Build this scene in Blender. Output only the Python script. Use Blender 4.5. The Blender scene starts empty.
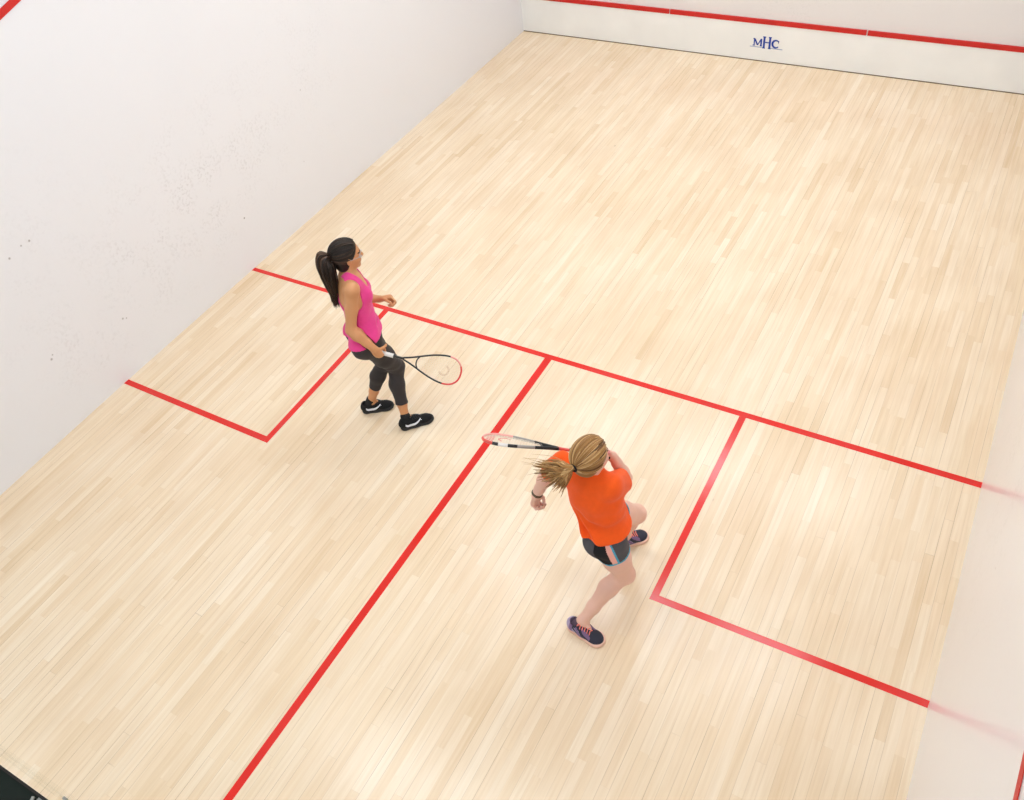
import bpy, math, random
import numpy as np
from mathutils import Vector, Matrix
from mathutils.bvhtree import BVHTree
C = bpy.context.scene
COL = C.collection
rnd = random.Random(7)
V = lambda *a: np.array(a if len(a) > 1 else a[0], dtype=float)
def unit(v):
    v = V(v); return v/np.linalg.norm(v)

# ------------------------------------------------------------------ view
C.view_settings.view_transform = 'Standard'
C.view_settings.look = 'None'
C.view_settings.gamma = 1
C.view_settings.use_curve_mapping = False
C.view_settings.exposure = 0.0

# ------------------------------------------------------------------ materials
def lin(c):
    r = []
    for x in c[:3]:
        x = x/255
        r.append(x/12.92 if x <= .04045 else ((x+.055)/1.055)**2.4)
    return (*r, 1)
def mat(name, c, rough=.5, spec=.5, metal=0, sss=0, bump=0, bscale=200, tint=None, sheen=0):
    """principled material with a little procedural variation"""
    m = bpy.data.materials.new(name); m.use_nodes = True
    nt = m.node_tree; b = nt.nodes['Principled BSDF']
    b.inputs['Roughness'].default_value = rough
    b.inputs['Specular IOR Level'].default_value = spec
    b.inputs['Metallic'].default_value = metal
    if sss:
        b.inputs['Subsurface Weight'].default_value = sss
        b.inputs['Subsurface Radius'].default_value = (.012, .005, .003)
        b.inputs['Subsurface Scale'].default_value = 1
    if sheen: b.inputs['Sheen Weight'].default_value = sheen
    tc = nt.nodes.new('ShaderNodeTexCoord')
    nz = nt.nodes.new('ShaderNodeTexNoise'); nz.inputs['Scale'].default_value = bscale*.12; nz.inputs['Detail'].default_value = 3
    nt.links.new(tc.outputs['Object'], nz.inputs['Vector'])
    mx = nt.nodes.new('ShaderNodeMix'); mx.data_type = 'RGBA'
    L = lin(c)
    mx.inputs['A'].default_value = (L[0]*.93, L[1]*.93, L[2]*.93, 1)
    mx.inputs['B'].default_value = (min(1, L[0]*1.07), min(1, L[1]*1.07), min(1, L[2]*1.07), 1)
    nt.links.new(nz.outputs['Fac'], mx.inputs['Factor'])
    nt.links.new(mx.outputs['Result'], b.inputs['Base Color'])
    if bump:
        n2 = nt.nodes.new('ShaderNodeTexNoise'); n2.inputs['Scale'].default_value = bscale
        nt.links.new(tc.outputs['Object'], n2.inputs['Vector'])
        bp = nt.nodes.new('ShaderNodeBump'); bp.inputs['Strength'].default_value = bump; bp.inputs['Distance'].default_value = .002
        nt.links.new(n2.outputs['Fac'], bp.inputs['Height']); nt.links.new(bp.outputs['Normal'], b.inputs['Normal'])
    return m
def hair_mat(name, dark, mid, light):
    m = bpy.data.materials.new(name); m.use_nodes = True
    nt = m.node_tree; b = nt.nodes['Principled BSDF']
    b.inputs['Roughness'].default_value = .42; b.inputs['Specular IOR Level'].default_value = .35
    at = nt.nodes.new('ShaderNodeAttribute'); at.attribute_name = 'lock'
    r = nt.nodes.new('ShaderNodeValToRGB'); e = r.color_ramp.elements
    e[0].color = lin(dark); e[1].color = lin(light); x = e.new(.55); x.color = lin(mid)
    nt.links.new(at.outputs['Fac'], r.inputs['Fac']); nt.links.new(r.outputs['Color'], b.inputs['Base Color'])
    return m

def floor_mat():
    m = bpy.data.materials.new('maple_strips'); m.use_nodes = True
    nt = m.node_tree; N = nt.nodes; Lk = nt.links; b = N['Principled BSDF']
    def nd(t, **k):
        n = N.new(t)
        for a, v in k.items(): setattr(n, a, v)
        return n
    def math_(op, a, b_=None, c_=None):
        n = nd('ShaderNodeMath', operation=op)
        for i, v in enumerate((a, b_, c_)):
            if v is None: continue
            if isinstance(v, (int, float)): n.inputs[i].default_value = v
            else: Lk.new(v, n.inputs[i])
        return n.outputs[0]
    tc = nd('ShaderNodeTexCoord'); sp = nd('ShaderNodeSeparateXYZ'); Lk.new(tc.outputs['Object'], sp.inputs[0])
    W = .0572
    xs = math_('DIVIDE', sp.outputs['X'], W); row = math_('FLOOR', xs); fx = math_('FRACT', xs)
    wn = nd('ShaderNodeTexWhiteNoise', noise_dimensions='1D'); Lk.new(row, wn.inputs['W'])
    # length differs per row and each row is shifted
    ln = math_('MULTIPLY_ADD', wn.outputs['Value'], .55, .55)
    off = math_('MULTIPLY', wn.outputs['Value'], 37.3)
    ys0 = math_('DIVIDE', sp.outputs['Y'], ln); ys1 = math_('ADD', ys0, off)
    # warp along the row for unequal boards
    wv = math_('SINE', math_('MULTIPLY', ys1, 2.2)); ys = math_('ADD', ys1, math_('MULTIPLY', wv, .32))
    cell = math_('FLOOR', ys); fy = math_('FRACT', ys)
    cb = nd('ShaderNodeCombineXYZ'); Lk.new(row, cb.inputs[0]); Lk.new(cell, cb.inputs[1])
    w2 = nd('ShaderNodeTexWhiteNoise', noise_dimensions='2D'); Lk.new(cb.outputs[0], w2.inputs['Vector'])
    ramp = nd('ShaderNodeValToRGB'); e = ramp.color_ramp.elements
    e[0].position = 0; e[0].color = lin((236, 210, 176)); e[1].position = 1; e[1].color = lin((248, 230, 206))
    for p, c in ((.06, (240, 216, 184)), (.3, (243, 220, 190)), (.7, (244, 223, 195)), (.94, (246, 226, 200))):
        x = e.new(p); x.color = lin(c)
    Lk.new(w2.outputs['Value'], ramp.inputs['Fac'])
    # grain stretched along the strips
    mp = nd('ShaderNodeMapping'); mp.inputs['Scale'].default_value = (60, 2.2, 1)
    av = nd('ShaderNodeVectorMath', operation='ADD'); sc = nd('ShaderNodeVectorMath', operation='SCALE'); sc.inputs['Scale'].default_value = 7.7
    Lk.new(w2.outputs['Color'], sc.inputs[0]); Lk.new(tc.outputs['Object'], av.inputs[0]); Lk.new(sc.outputs[0], av.inputs[1])
    Lk.new(av.outputs[0], mp.inputs['Vector'])
    g = nd('ShaderNodeTexNoise'); g.inputs['Scale'].default_value = 1; g.inputs['Detail'].default_value = 5; g.inputs['Roughness'].default_value = .6
    Lk.new(mp.outputs[0], g.inputs['Vector'])
    gr = nd('ShaderNodeValToRGB'); ge = gr.color_ramp.elements
    ge[0].position = .3; ge[0].color = (.90, .86, .80, 1); ge[1].position = .6; ge[1].color = (1, 1, 1, 1)
    Lk.new(g.outputs['Fac'], gr.inputs['Fac'])
    m1 = nd('ShaderNodeMix', data_type='RGBA', blend_type='MULTIPLY'); m1.inputs['Factor'].default_value = .7
    Lk.new(ramp.outputs['Color'], m1.inputs['A']); Lk.new(gr.outputs['Color'], m1.inputs['B'])
    mp2 = nd('ShaderNodeMapping'); mp2.inputs['Scale'].default_value = (34, 1.3, 1); Lk.new(tc.outputs['Object'], mp2.inputs['Vector'])
    g2 = nd('ShaderNodeTexNoise'); g2.inputs['Scale'].default_value = 1; g2.inputs['Detail'].default_value = 3; Lk.new(mp2.outputs[0], g2.inputs['Vector'])
    gr2 = nd('ShaderNodeValToRGB'); gr2.color_ramp.elements[0].position = .34; gr2.color_ramp.elements[0].color = (.965, .94, .90, 1); gr2.color_ramp.elements[1].position = .62
    Lk.new(g2.outputs['Fac'], gr2.inputs['Fac'])
    mS = nd('ShaderNodeMix', data_type='RGBA', blend_type='MULTIPLY'); mS.inputs['Factor'].default_value = 1
    Lk.new(m1.outputs['Result'], mS.inputs['A']); Lk.new(gr2.outputs['Color'], mS.inputs['B']); m1 = mS
    # broad mottling and small knots
    n3 = nd('ShaderNodeTexNoise'); n3.inputs['Scale'].default_value = 1.3; n3.inputs['Detail'].default_value = 2
    Lk.new(tc.outputs['Object'], n3.inputs['Vector'])
    r3 = nd('ShaderNodeValToRGB'); r3.color_ramp.elements[0].position = .35; r3.color_ramp.elements[0].color = (.955, .93, .90, 1); r3.color_ramp.elements[1].position = .6
    Lk.new(n3.outputs['Fac'], r3.inputs['Fac'])
    m2 = nd('ShaderNodeMix', data_type='RGBA', blend_type='MULTIPLY'); m2.inputs['Factor'].default_value = 1
    Lk.new(m1.outputs['Result'], m2.inputs['A']); Lk.new(r3.outputs['Color'], m2.inputs['B'])
    vo = nd('ShaderNodeTexVoronoi'); vo.inputs['Scale'].default_value = 1.15
    mv = nd('ShaderNodeMapping'); mv.inputs['Scale'].default_value = (1.6, .8, 1); Lk.new(tc.outputs['Object'], mv.inputs['Vector']); Lk.new(mv.outputs[0], vo.inputs['Vector'])
    kr = nd('ShaderNodeValToRGB'); kr.color_ramp.elements[0].position = .006; kr.color_ramp.elements[0].color = (1, 1, 1, 1); kr.color_ramp.elements[1].position = .017; kr.color_ramp.elements[1].color = (0, 0, 0, 1)
    Lk.new(vo.outputs['Distance'], kr.inputs['Fac'])
    m3 = nd('ShaderNodeMix', data_type='RGBA'); Lk.new(math_('MULTIPLY', kr.outputs['Color'], .45), m3.inputs['Factor'])
    Lk.new(m2.outputs['Result'], m3.inputs['A']); m3.inputs['B'].default_value = lin((150, 112, 78))
    # joints
    ex = math_('ABSOLUTE', math_('SUBTRACT', fx, .5)); jx = math_('GREATER_THAN', ex, .476)
    ey = math_('ABSOLUTE', math_('SUBTRACT', fy, .5)); jy = math_('GREATER_THAN', math_('MULTIPLY', math_('SUBTRACT', ey, .5), ln), -.0009)
    # joint darkness differs per board and fades along it
    jn = nd('ShaderNodeTexNoise'); jn.inputs['Scale'].default_value = 1
    mj = nd('ShaderNodeMapping'); mj.inputs['Scale'].default_value = (9, .9, 1); Lk.new(tc.outputs['Object'], mj.inputs['Vector']); Lk.new(mj.outputs[0], jn.inputs['Vector'])
    js = nd('ShaderNodeMapRange'); js.inputs['From Min'].default_value = .42; js.inputs['From Max'].default_value = .68; js.inputs['To Min'].default_value = .08; js.inputs['To Max'].default_value = .62
    Lk.new(jn.outputs['Fac'], js.inputs['Value'])
    jm = math_('MULTIPLY', math_('MAXIMUM', jx, math_('MULTIPLY', jy, .4)), js.outputs['Result'])
    m4 = nd('ShaderNodeMix', data_type='RGBA'); Lk.new(jm, m4.inputs['Factor'])
    Lk.new(m3.outputs['Result'], m4.inputs['A']); m4.inputs['B'].default_value = lin((158, 122, 86))
    Lk.new(m4.outputs['Result'], b.inputs['Base Color'])
    b.inputs['Roughness'].default_value = FLOOR_ROUGH
    b.inputs['Specular IOR Level'].default_value = .38
    return m
FLOOR_ROUGH = .22

def wall_mat(name, c, rough, blobs, spec=.5, marks=(), bumps=.12):
    """painted plaster, faint scuffs and ball marks gathered in given places; blobs: (centre, radius, strength)"""
    m = bpy.data.materials.new(name); m.use_nodes = True
    nt = m.node_tree; N = nt.nodes; Lk = nt.links; b = N['Principled BSDF']
    b.inputs['Roughness'].default_value = rough; b.inputs['Specular IOR Level'].default_value = spec
    tc = N.new('ShaderNodeTexCoord')
    def mth(op, a, b_):
        n = N.new('ShaderNodeMath'); n.operation = op
        for i, v in enumerate((a, b_)):
            if isinstance(v, (int, float)): n.inputs[i].default_value = v
            else: Lk.new(v, n.inputs[i])
        return n.outputs[0]
    reg = None
    for c0, r0, s0 in blobs:
        d = N.new('ShaderNodeVectorMath'); d.operation = 'DISTANCE'; Lk.new(tc.outputs['Object'], d.inputs[0]); d.inputs[1].default_value = c0
        mr = N.new('ShaderNodeMapRange'); mr.interpolation_type = 'SMOOTHSTEP'; mr.inputs['From Min'].default_value = 0; mr.inputs['From Max'].default_value = r0
        mr.inputs['To Min'].default_value = s0; mr.inputs['To Max'].default_value = 0; Lk.new(d.outputs['Value'], mr.inputs['Value'])
        reg = mr.outputs['Result'] if reg is None else mth('MAXIMUM', reg, mr.outputs['Result'])
    n1 = N.new('ShaderNodeTexNoise'); n1.inputs['Scale'].default_value = 42; n1.inputs['Detail'].default_value = 3; Lk.new(tc.outputs['Object'], n1.inputs['Vector'])
    a = N.new('ShaderNodeMapRange'); a.inputs['From Min'].default_value = .50; a.inputs['From Max'].default_value = .66; Lk.new(n1.outputs['Fac'], a.inputs['Value'])
    n2 = N.new('ShaderNodeTexNoise'); n2.inputs['Scale'].default_value = 4; n2.inputs['Detail'].default_value = 4; Lk.new(tc.outputs['Object'], n2.inputs['Vector'])
    a2 = N.new('ShaderNodeMapRange'); a2.inputs['From Min'].default_value = .42; a2.inputs['From Max'].default_value = .62; Lk.new(n2.outputs['Fac'], a2.inputs['Value'])
    f = mth('MULTIPLY', mth('MULTIPLY', a.outputs['Result'], a2.outputs['Result']), reg if reg is not None else .1)
    # rare dark ball marks
    vo = N.new('ShaderNodeTexVoronoi'); vo.inputs['Scale'].default_value = 1.9; Lk.new(tc.outputs['Object'], vo.inputs['Vector'])
    k = N.new('ShaderNodeMapRange'); k.inputs['From Min'].default_value = .012; k.inputs['From Max'].default_value = .03; k.inputs['To Min'].default_value = .55; k.inputs['To Max'].default_value = 0
    Lk.new(vo.outputs['Distance'], k.inputs['Value'])
    k.inputs['From Min'].default_value = .008; k.inputs['From Max'].default_value = .02; k.inputs['To Min'].default_value = .3
    f = mth('MAXIMUM', f, k.outputs['Result'])
    for c0, r0, s0 in marks:
        d = N.new('ShaderNodeVectorMath'); d.operation = 'DISTANCE'; Lk.new(tc.outputs['Object'], d.inputs[0]); d.inputs[1].default_value = c0
        mr = N.new('ShaderNodeMapRange'); mr.inputs['From Min'].default_value = r0*.3; mr.inputs['From Max'].default_value = r0*.75
        mr.inputs['To Min'].default_value = s0; mr.inputs['To Max'].default_value = 0; Lk.new(d.outputs['Value'], mr.inputs['Value'])
        f = mth('MAXIMUM', f, mr.outputs['Result'])
    mx = N.new('ShaderNodeMix'); mx.data_type = 'RGBA'; Lk.new(f, mx.inputs['Factor'])
    mx.inputs['A'].default_value = lin(c); mx.inputs['B'].default_value = lin((120, 105, 95))
    Lk.new(mx.outputs['Result'], b.inputs['Base Color'])
    bp = N.new('ShaderNodeBump'); bp.inputs['Strength'].default_value = bumps; bp.inputs['Distance'].default_value = .003
    n4 = N.new('ShaderNodeTexNoise'); n4.inputs['Scale'].default_value = 25; Lk.new(tc.outputs['Object'], n4.inputs['Vector'])
    Lk.new(n4.outputs['Fac'], bp.inputs['Height']); Lk.new(bp.outputs['Normal'], b.inputs['Normal'])
    return m

def emit_mat(name, c, s):
    m = bpy.data.materials.new(name); m.use_nodes = True
    b = m.node_tree.nodes['Principled BSDF']
    b.inputs['Base Color'].default_value = (.8, .8, .8, 1)
    b.inputs['Emission Color'].default_value = (*c, 1); b.inputs['Emission Strength'].default_value = s
    return m
def glass_mat():
    m = bpy.data.materials.new('clear_glass'); m.use_nodes = True
    nt = m.node_tree; nt.nodes.remove(nt.nodes['Principled BSDF'])
    t = nt.nodes.new('ShaderNodeBsdfTransparent'); t.inputs['Color'].default_value = (.99, .99, .985, 1)
    g = nt.nodes.new('ShaderNodeBsdfGlossy'); g.inputs['Roughness'].default_value = .02
    f = nt.nodes.new('ShaderNodeFresnel'); f.inputs['IOR'].default_value = 1.25
    fm = nt.nodes.new('ShaderNodeMath'); fm.operation = 'MULTIPLY'; fm.inputs[1].default_value = .03; nt.links.new(f.outputs[0], fm.inputs[0])
    mx = nt.nodes.new('ShaderNodeMixShader'); nt.links.new(fm.outputs[0], mx.inputs[0]); nt.links.new(t.outputs[0], mx.inputs[1]); nt.links.new(g.outputs[0], mx.inputs[2])
    nt.links.new(mx.outputs[0], nt.nodes['Material Output'].inputs['Surface'])
    return m

# ------------------------------------------------------------------ mesh helpers
def link(name, verts, faces, mats, parent=None, loc=None, smooth=False, idx=None):
    me = bpy.data.meshes.new(name); me.from_pydata([tuple(map(float, v)) for v in verts], [], [tuple(map(int, f)) for f in faces]); me.update()
    return link_me(name, me, mats, parent, loc, smooth, idx)
def link_me(name, me, mats, parent=None, loc=None, smooth=False, idx=None):
    for m in (mats if isinstance(mats, (list, tuple)) else [mats]): me.materials.append(m)
    if idx is not None: me.polygons.foreach_set('material_index', np.asarray(idx, dtype=np.int32))
    if smooth: me.polygons.foreach_set('use_smooth', np.ones(len(me.polygons), dtype=bool))
    o = bpy.data.objects.new(name, me); COL.objects.link(o)
    if parent is not None: o.parent = parent
    if loc is not None: o.location = loc
    return o
class MB:
    def __init__(s): s.v = []; s.f = []; s.i = []
    def box(s, lo, hi, mi=0):
        n = len(s.v)
        for z in (lo[2], hi[2]):
            for x, y in ((lo[0], lo[1]), (hi[0], lo[1]), (hi[0], hi[1]), (lo[0], hi[1])): s.v.append((x, y, z))
        for q in ((3, 2, 1, 0), (4, 5, 6, 7), (0, 1, 5, 4), (1, 2, 6, 5), (2, 3, 7, 6), (3, 0, 4, 7)): s.f.append([n+k for k in q]); s.i.append(mi)
    def prism(s, poly, d, mi=0):
        """poly: list of 3-D points, extruded by vector d"""
        n = len(s.v); k = len(poly); d = V(d)
        a = [V(p) for p in poly]
        s.v += a + [p+d for p in a]
        s.f.append([n+j for j in range(k)][::-1]); s.f.append([n+k+j for j in range(k)]); s.i += [mi, mi]
        for j in range(k): s.f.append([n+j, n+(j+1) % k, n+k+(j+1) % k, n+k+j]); s.i.append(mi)
    def tube(s, pts, rad, n=8, closed=False, mi=0, up=None, flat=1.0):
        pts = [V(p) for p in pts]; K = len(pts)
        if np.isscalar(rad): rad = [rad]*K
        base = len(s.v); pn = None
        for k, p in enumerate(pts):
            a = pts[(k-1) % K] if (closed or k > 0) else p
            c = pts[(k+1) % K] if (closed or k < K-1) else p
            t = unit(c-a)
            if up is not None: u = V(up)
            elif pn is None: u = V(0, 0, 1) if abs(t[2]) < .9 else V(1, 0, 0)
            else: u = pn
            u = u - t*np.dot(u, t); u = unit(u); pn = u; w = np.cross(t, u)
            for j in range(n):
                an = 2*math.pi*j/n
                s.v.append(p + (math.cos(an)*u*flat + math.sin(an)*w)*rad[k])
        for k in range(K if closed else K-1):
            for j in range(n):
                a = base+k*n+j; b = base+k*n+(j+1) % n; c = base+((k+1) % K)*n+(j+1) % n; d = base+((k+1) % K)*n+j
                s.f.append([a, b, c, d]); s.i.append(mi)
        if not closed:
            s.f.append([base+j for j in range(n)][::-1]); s.f.append([base+(K-1)*n+j for j in range(n)]); s.i += [mi, mi]
    def build(s, name, mats, parent=None, loc=None, smooth=False):
        off = V(0, 0, 0) if loc is None else V(loc)
        return link(name, s.v, s.f, mats, parent, None, smooth, s.i)
def structure(o, label=None):
    o['kind'] = 'structure'
    if label: o['label'] = label
    return o
def tag(o, label, cat, group=None):
    o['label'] = label; o['category'] = cat
    if group: o['group'] = group
def catmull(P, n):
    P = [V(p) for p in P]; Q = [2*P[0]-P[1]]+P+[2*P[-1]-P[-2]]; r = []
    for i in range(1, len(Q)-2):
        for k in range(n):
            t = k/n; a, b, c, d = Q[i-1:i+3]
            r.append(.5*((2*b)+(c-a)*t+(2*a-5*b+4*c-d)*t*t+(3*b-a-3*c+d)*t**3))
    r.append(P[-1]); return r

# ------------------------------------------------------------------ the court (front wall y=0, left wall x=0, 6.4 x 9.75 m)
H = 5.75
M_floor = floor_mat()
DOTS = [((.005, -5.342, .502), .016, .7), ((.01, -6.86, .50), .016, .5), ((.01, -6.83, .482), .012, .5), ((.018, -7.53, .63), .018, .55), ((.018, -7.505, .655), .012, .5),
        ((.012, -7.19, 1.50), .016, .6), ((.013, -7.26, 1.505), .013, .55), ((.014, -7.38, 1.478), .016, .6), ((.003, -4.20, 1.197), .014, .35)]
M_wl = wall_mat('left_wall_paint', (238, 236, 238), .42, [((0, -5.7, .98), .95, .20), ((0, -6.35, .88), .9, .16), ((0, -5.05, 1.12), .95, .14), ((0, -4.1, 1.3), 1.1, .08), ((0, -7.2, 1.2), 1.4, .06), ((0, -7.2, .5), .8, .10)], marks=DOTS)
M_wr = wall_mat('right_wall_paint', (237, 232, 231), .24, [((6.4, -6, 1.2), 2.0, .10)], spec=.6, bumps=.05)
M_wf = wall_mat('front_wall_paint', (235, 229, 226), .45, [((3.2, 0, 1.8), 2.5, .12)])
M_white = mat('tin_panel_white', (246, 244, 240), .45, bscale=20)
M_ceil = mat('ceiling_white', (236, 234, 230), .8)
M_red = mat('court_line_red', (222, 34, 24), .17, bscale=40)
M_redw = mat('wall_line_red', (205, 30, 22), .5, bscale=40)
M_blue = mat('emblem_blue', (24, 66, 165), .5)
M_paleblue = mat('emblem_thin_blue', (150, 165, 200), .5)
M_carpet = mat('black_carpet', (36, 42, 38), .95, spec=.1, bump=.6, bscale=300)
M_steel = mat('brushed_steel', (150, 150, 145), .35, metal=.8)
M_dark = mat('dark_gap', (28, 20, 16), .7)

b = MB(); b.box((-.02, -9.785, -.06), (6.42, .02, 0)); o = structure(b.build('floor', M_floor))
b = MB(); b.prism([(.0, .0, 0), (.004, -5.45, 0), (.011, -7.12, 0), (.038, -8.43, 0), (.06, -9.79, 0), (-.2, -9.79, 0), (-.2, .2, 0), (0, .2, 0)], (0, 0, H)); structure(b.build('wall_left', M_wl))
b = MB(); b.prism([(6.398, .2, 0), (6.6, .2, 0), (6.6, -9.79, 0), (6.394, -9.79, 0), (6.393, -7.6, 0), (6.397, -5.4, 0), (6.396, -3.4, 0)], (0, 0, H)); structure(b.build('wall_right', M_wr))
b = MB(); b.box((0, 0, 0), (6.4, .2, H)); structure(b.build('wall_front', M_wf))
b = MB(); b.box((-.2, -13.5, H), (6.6, .2, H+.1)); structure(b.build('ceiling', M_ceil))
b = MB(); b.box((-1.5, -14, -.12), (8, -9.787, -.012)); structure(b.build('floor_outside', M_carpet), 'black carpet outside the glass back wall')

b = MB(); b.box((-.02, -9.80, -.05), (6.42, -9.785, -.0005)); structure(b.build('trim_11', M_dark), 'dark edge strip of the court floor')

# red floor lines
def floor_line(name, quad, z=.0012):
    b = MB(); b.prism([(x, y, .0) for x, y in quad], (0, 0, z)); return structure(b.build(name, M_red))
floor_line('trim_1', [(.004, -5.437), (6.397, -5.422), (6.396, -5.474), (.004, -5.482)])['label'] = 'red short line across the court floor'
floor_line('trim_2', [(3.167, -5.45), (3.228, -5.45), (3.211, -9.75), (3.163, -9.75)], .0013)['label'] = 'red half court line running to the back wall'
floor_line('trim_3', [(1.559, -5.47), (1.611, -5.47), (1.626, -7.15), (1.577, -7.10)], .0013)['label'] = 'red inner line of the left service box'
floor_line('trim_4', [(.011, -7.084), (1.577, -7.097), (1.626, -7.15), (.011, -7.135)], .0014)['label'] = 'red rear line of the left service box'
floor_line('trim_5', [(4.775, -5.465), (4.824, -5.465), (4.820, -7.114), (4.774, -7.157)], .0013)['label'] = 'red inner line of the right service box'
floor_line('trim_6', [(4.774, -7.157), (4.820, -7.110), (6.394, -7.090), (6.391, -7.137)], .0014)['label'] = 'red rear line of the right service box'
# tin board on the front wall, red line along its top, joints between its lengths, emblem
b = MB(); b.box((.0, -.016, .003), (6.4, 0, .432)); tin = structure(b.build('trim_7', M_white), 'white tin board along the foot of the front wall with a blue emblem')
b = MB()
for x0, x1 in ((.0, 2.02), (2.035, 4.28), (4.295, 6.4)): b.box((x0, -.024, .432), (x1, 0, .482))
o = b.build('top_line', M_redw, tin); o['label'] = 'red top strip of the tin board'
b = MB(); b.box((.002, -.020, .0002), (6.394, -.0005, .010)); o = b.build('painted_gap_shade', mat('gap_shade_brown', (120, 98, 76), .8), tin); o['label'] = 'thin brown strip painted as the shade of a gap under the tin board'  # solid strip, its brown colour stands in for shade at the tin's foot
# emblem MHC: serif letters drawn as bars
b = MB()
def bar(x0, z0, x1, z1, w, mi=0, y=-.0165):
    p, q = V(x0, z0), V(x1, z1); d = unit(q-p); n = V(-d[1], d[0])*w*.68
    b.prism([(a[0], y, a[1]) for a in (p-n, q-n, q+n, p+n)], (0, -.002, 0), mi)
ex, ez = 3.215, .222
def E_(x0, z0, x1, z1, w, mi=0): bar(ex+x0, ez+z0, ex+x1, ez+z1, w, mi)
# M
for s in (-.142, -.062): E_(s, -.042, s, .036, .014 if s > -.1 else .010)
E_(-.138, .034, -.102, -.036, .012); E_(-.102, -.036, -.066, .034, .009)
for s in (-.146, -.062): E_(s-.013, -.042, s+.013, -.042, .007); E_(s-.010, .036, s+.008, .036, .007)
# tall H
for s in (-.028, .038):
    E_(s, -.062, s, .066, .017)
    E_(s-.017, .066, s+.017, .066, .008); E_(s-.017, -.062, s+.017, -.062, .008)
E_(-.028, .004, .038, .004, .009)
# C
arc = [(.108+.040*math.cos(t), -.002+.042*math.sin(t)) for t in np.linspace(math.radians(42), math.radians(318), 16)]
for i in range(15):
    w = .008+.009*math.sin(math.pi*(i+.5)/15)
    E_(*arc[i], *arc[i+1], w)
E_(arc[0][0], arc[0][1]+.012, arc[0][0], arc[0][1]-.016, .007)
E_(-.19, -.058, -.045, -.058, .005, 1); E_(.055, -.058, .19, -.058, .005, 1)
o = b.build('emblem', [M_blue, M_paleblue], tin); o['label'] = 'blue letters M H C on the tin board'
# out lines on the side walls
b = MB()
def outline(xw, y0, z0, sgn, slope, m, name, lab):
    ya, yb = 0, -9.75
    z = lambda y: z0+(y-y0)*slope
    b = MB(); b.prism([(xw, ya, z(ya)), (xw, yb, z(yb)), (xw, yb, z(yb)-.05), (xw, ya, z(ya)-.05)], (sgn*.002, 0, 0)); structure(b.build(name, m), lab)
outline(.0135, -6.54, 2.888, 1, .25, M_redw, 'trim_8', 'red out line sloping down the left wall')
outline(6.392, -8.43, 2.245, -1, .25, M_redw, 'trim_9', 'red out line sloping down the right wall')
# glass back wall, door and hinge hardware
M_glass = glass_mat()
b = MB(); b.box((.07, -9.753, .004), (2.26, -9.745, 2.13)); b.box((3.22, -9.753, .004), (6.38, -9.745, 2.13)); g = structure(b.build('wall_back', M_glass), 'clear glass back wall of the court')
b = MB(); b.box((2.266, -9.753, .008), (3.214, -9.745, 2.12)); d = structure(b.build('door_1', M_glass), 'clear glass door in the back wall')
b = MB(); b.box((2.325, -9.744, .002), (2.355, -9.728, .014)); b.box((2.33, -9.766, .002), (2.35, -9.754, .014)); o = b.build('hinge', M_steel, d)
b = MB(); b.tube([(2.155, -9.815, .0), (2.185, -9.88, .0)], .011, 10); b.box((2.19, -9.86, -.012), (2.26, -9.802, .006)); structure(b.build('trim_10', M_steel), 'grey metal door stop bracket outside the glass')

# ------------------------------------------------------------------ light: fluorescent troffers in the ceiling and daylight-white gallery behind
M_lamp = emit_mat('lamp_diffuser', (.845, .935, 1), 15.0)
M_frame = mat('lamp_frame_white', (225, 225, 225), .5)
n = 0
for x in (1.55, 3.36, 5.0):
    for y in (-1.45, -4.3, -7.6):
        e = bpy.data.objects.new('ceiling_light', None); COL.objects.link(e); e.location = (x, y, H)
        tag(e, 'recessed white fluorescent ceiling light over the court', 'ceiling light', 'ceiling lights over the court')
        b = MB()
        for lo, hi in (((-.66, -.36, -.06), (-.6, .36, 0)), ((.6, -.36, -.06), (.66, .36, 0)), ((-.6, -.36, -.06), (.6, -.3, 0)), ((-.6, .3, -.06), (.6, .36, 0))): b.box(lo, hi)
        b.build('lamp_frame', M_frame, e)
        b = MB(); b.box((-.6, -.3, -.04), (.6, .3, -.002)); b.build('diffuser', M_lamp, e)
w = bpy.data.worlds.new('world'); C.world = w; w.use_nodes = True
w.node_tree.nodes['Background'].inputs['Color'].default_value = (.88, .95, 1, 1)
w.node_tree.nodes['Background'].inputs['Strength'].default_value = 1.1

# ------------------------------------------------------------------ camera
R = np.array([[0.86895899, 0.48351074, -0.10548764], [0.28509004, -0.66331394, -0.69190916], [-0.40451693, 0.5711672, -0.71423671]])
cam = bpy.data.cameras.new('camera'); co = bpy.data.objects.new('camera', cam); COL.objects.link(co)
u_, _, vt = np.linalg.svd(R); R = u_@vt
mw = Matrix.Identity(4)
for i in range(3):
    mw[i][0] = R[0][i]; mw[i][1] = -R[1][i]; mw[i][2] = -R[2][i]
mw[0][3], mw[1][3], mw[2][3] = 5.84081347, -9.79578723, 4.74990676
co.matrix_world = mw
cam.sensor_width = 36; cam.lens = 860.150387/1024*36; cam.clip_start = .02
C.camera = co

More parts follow.
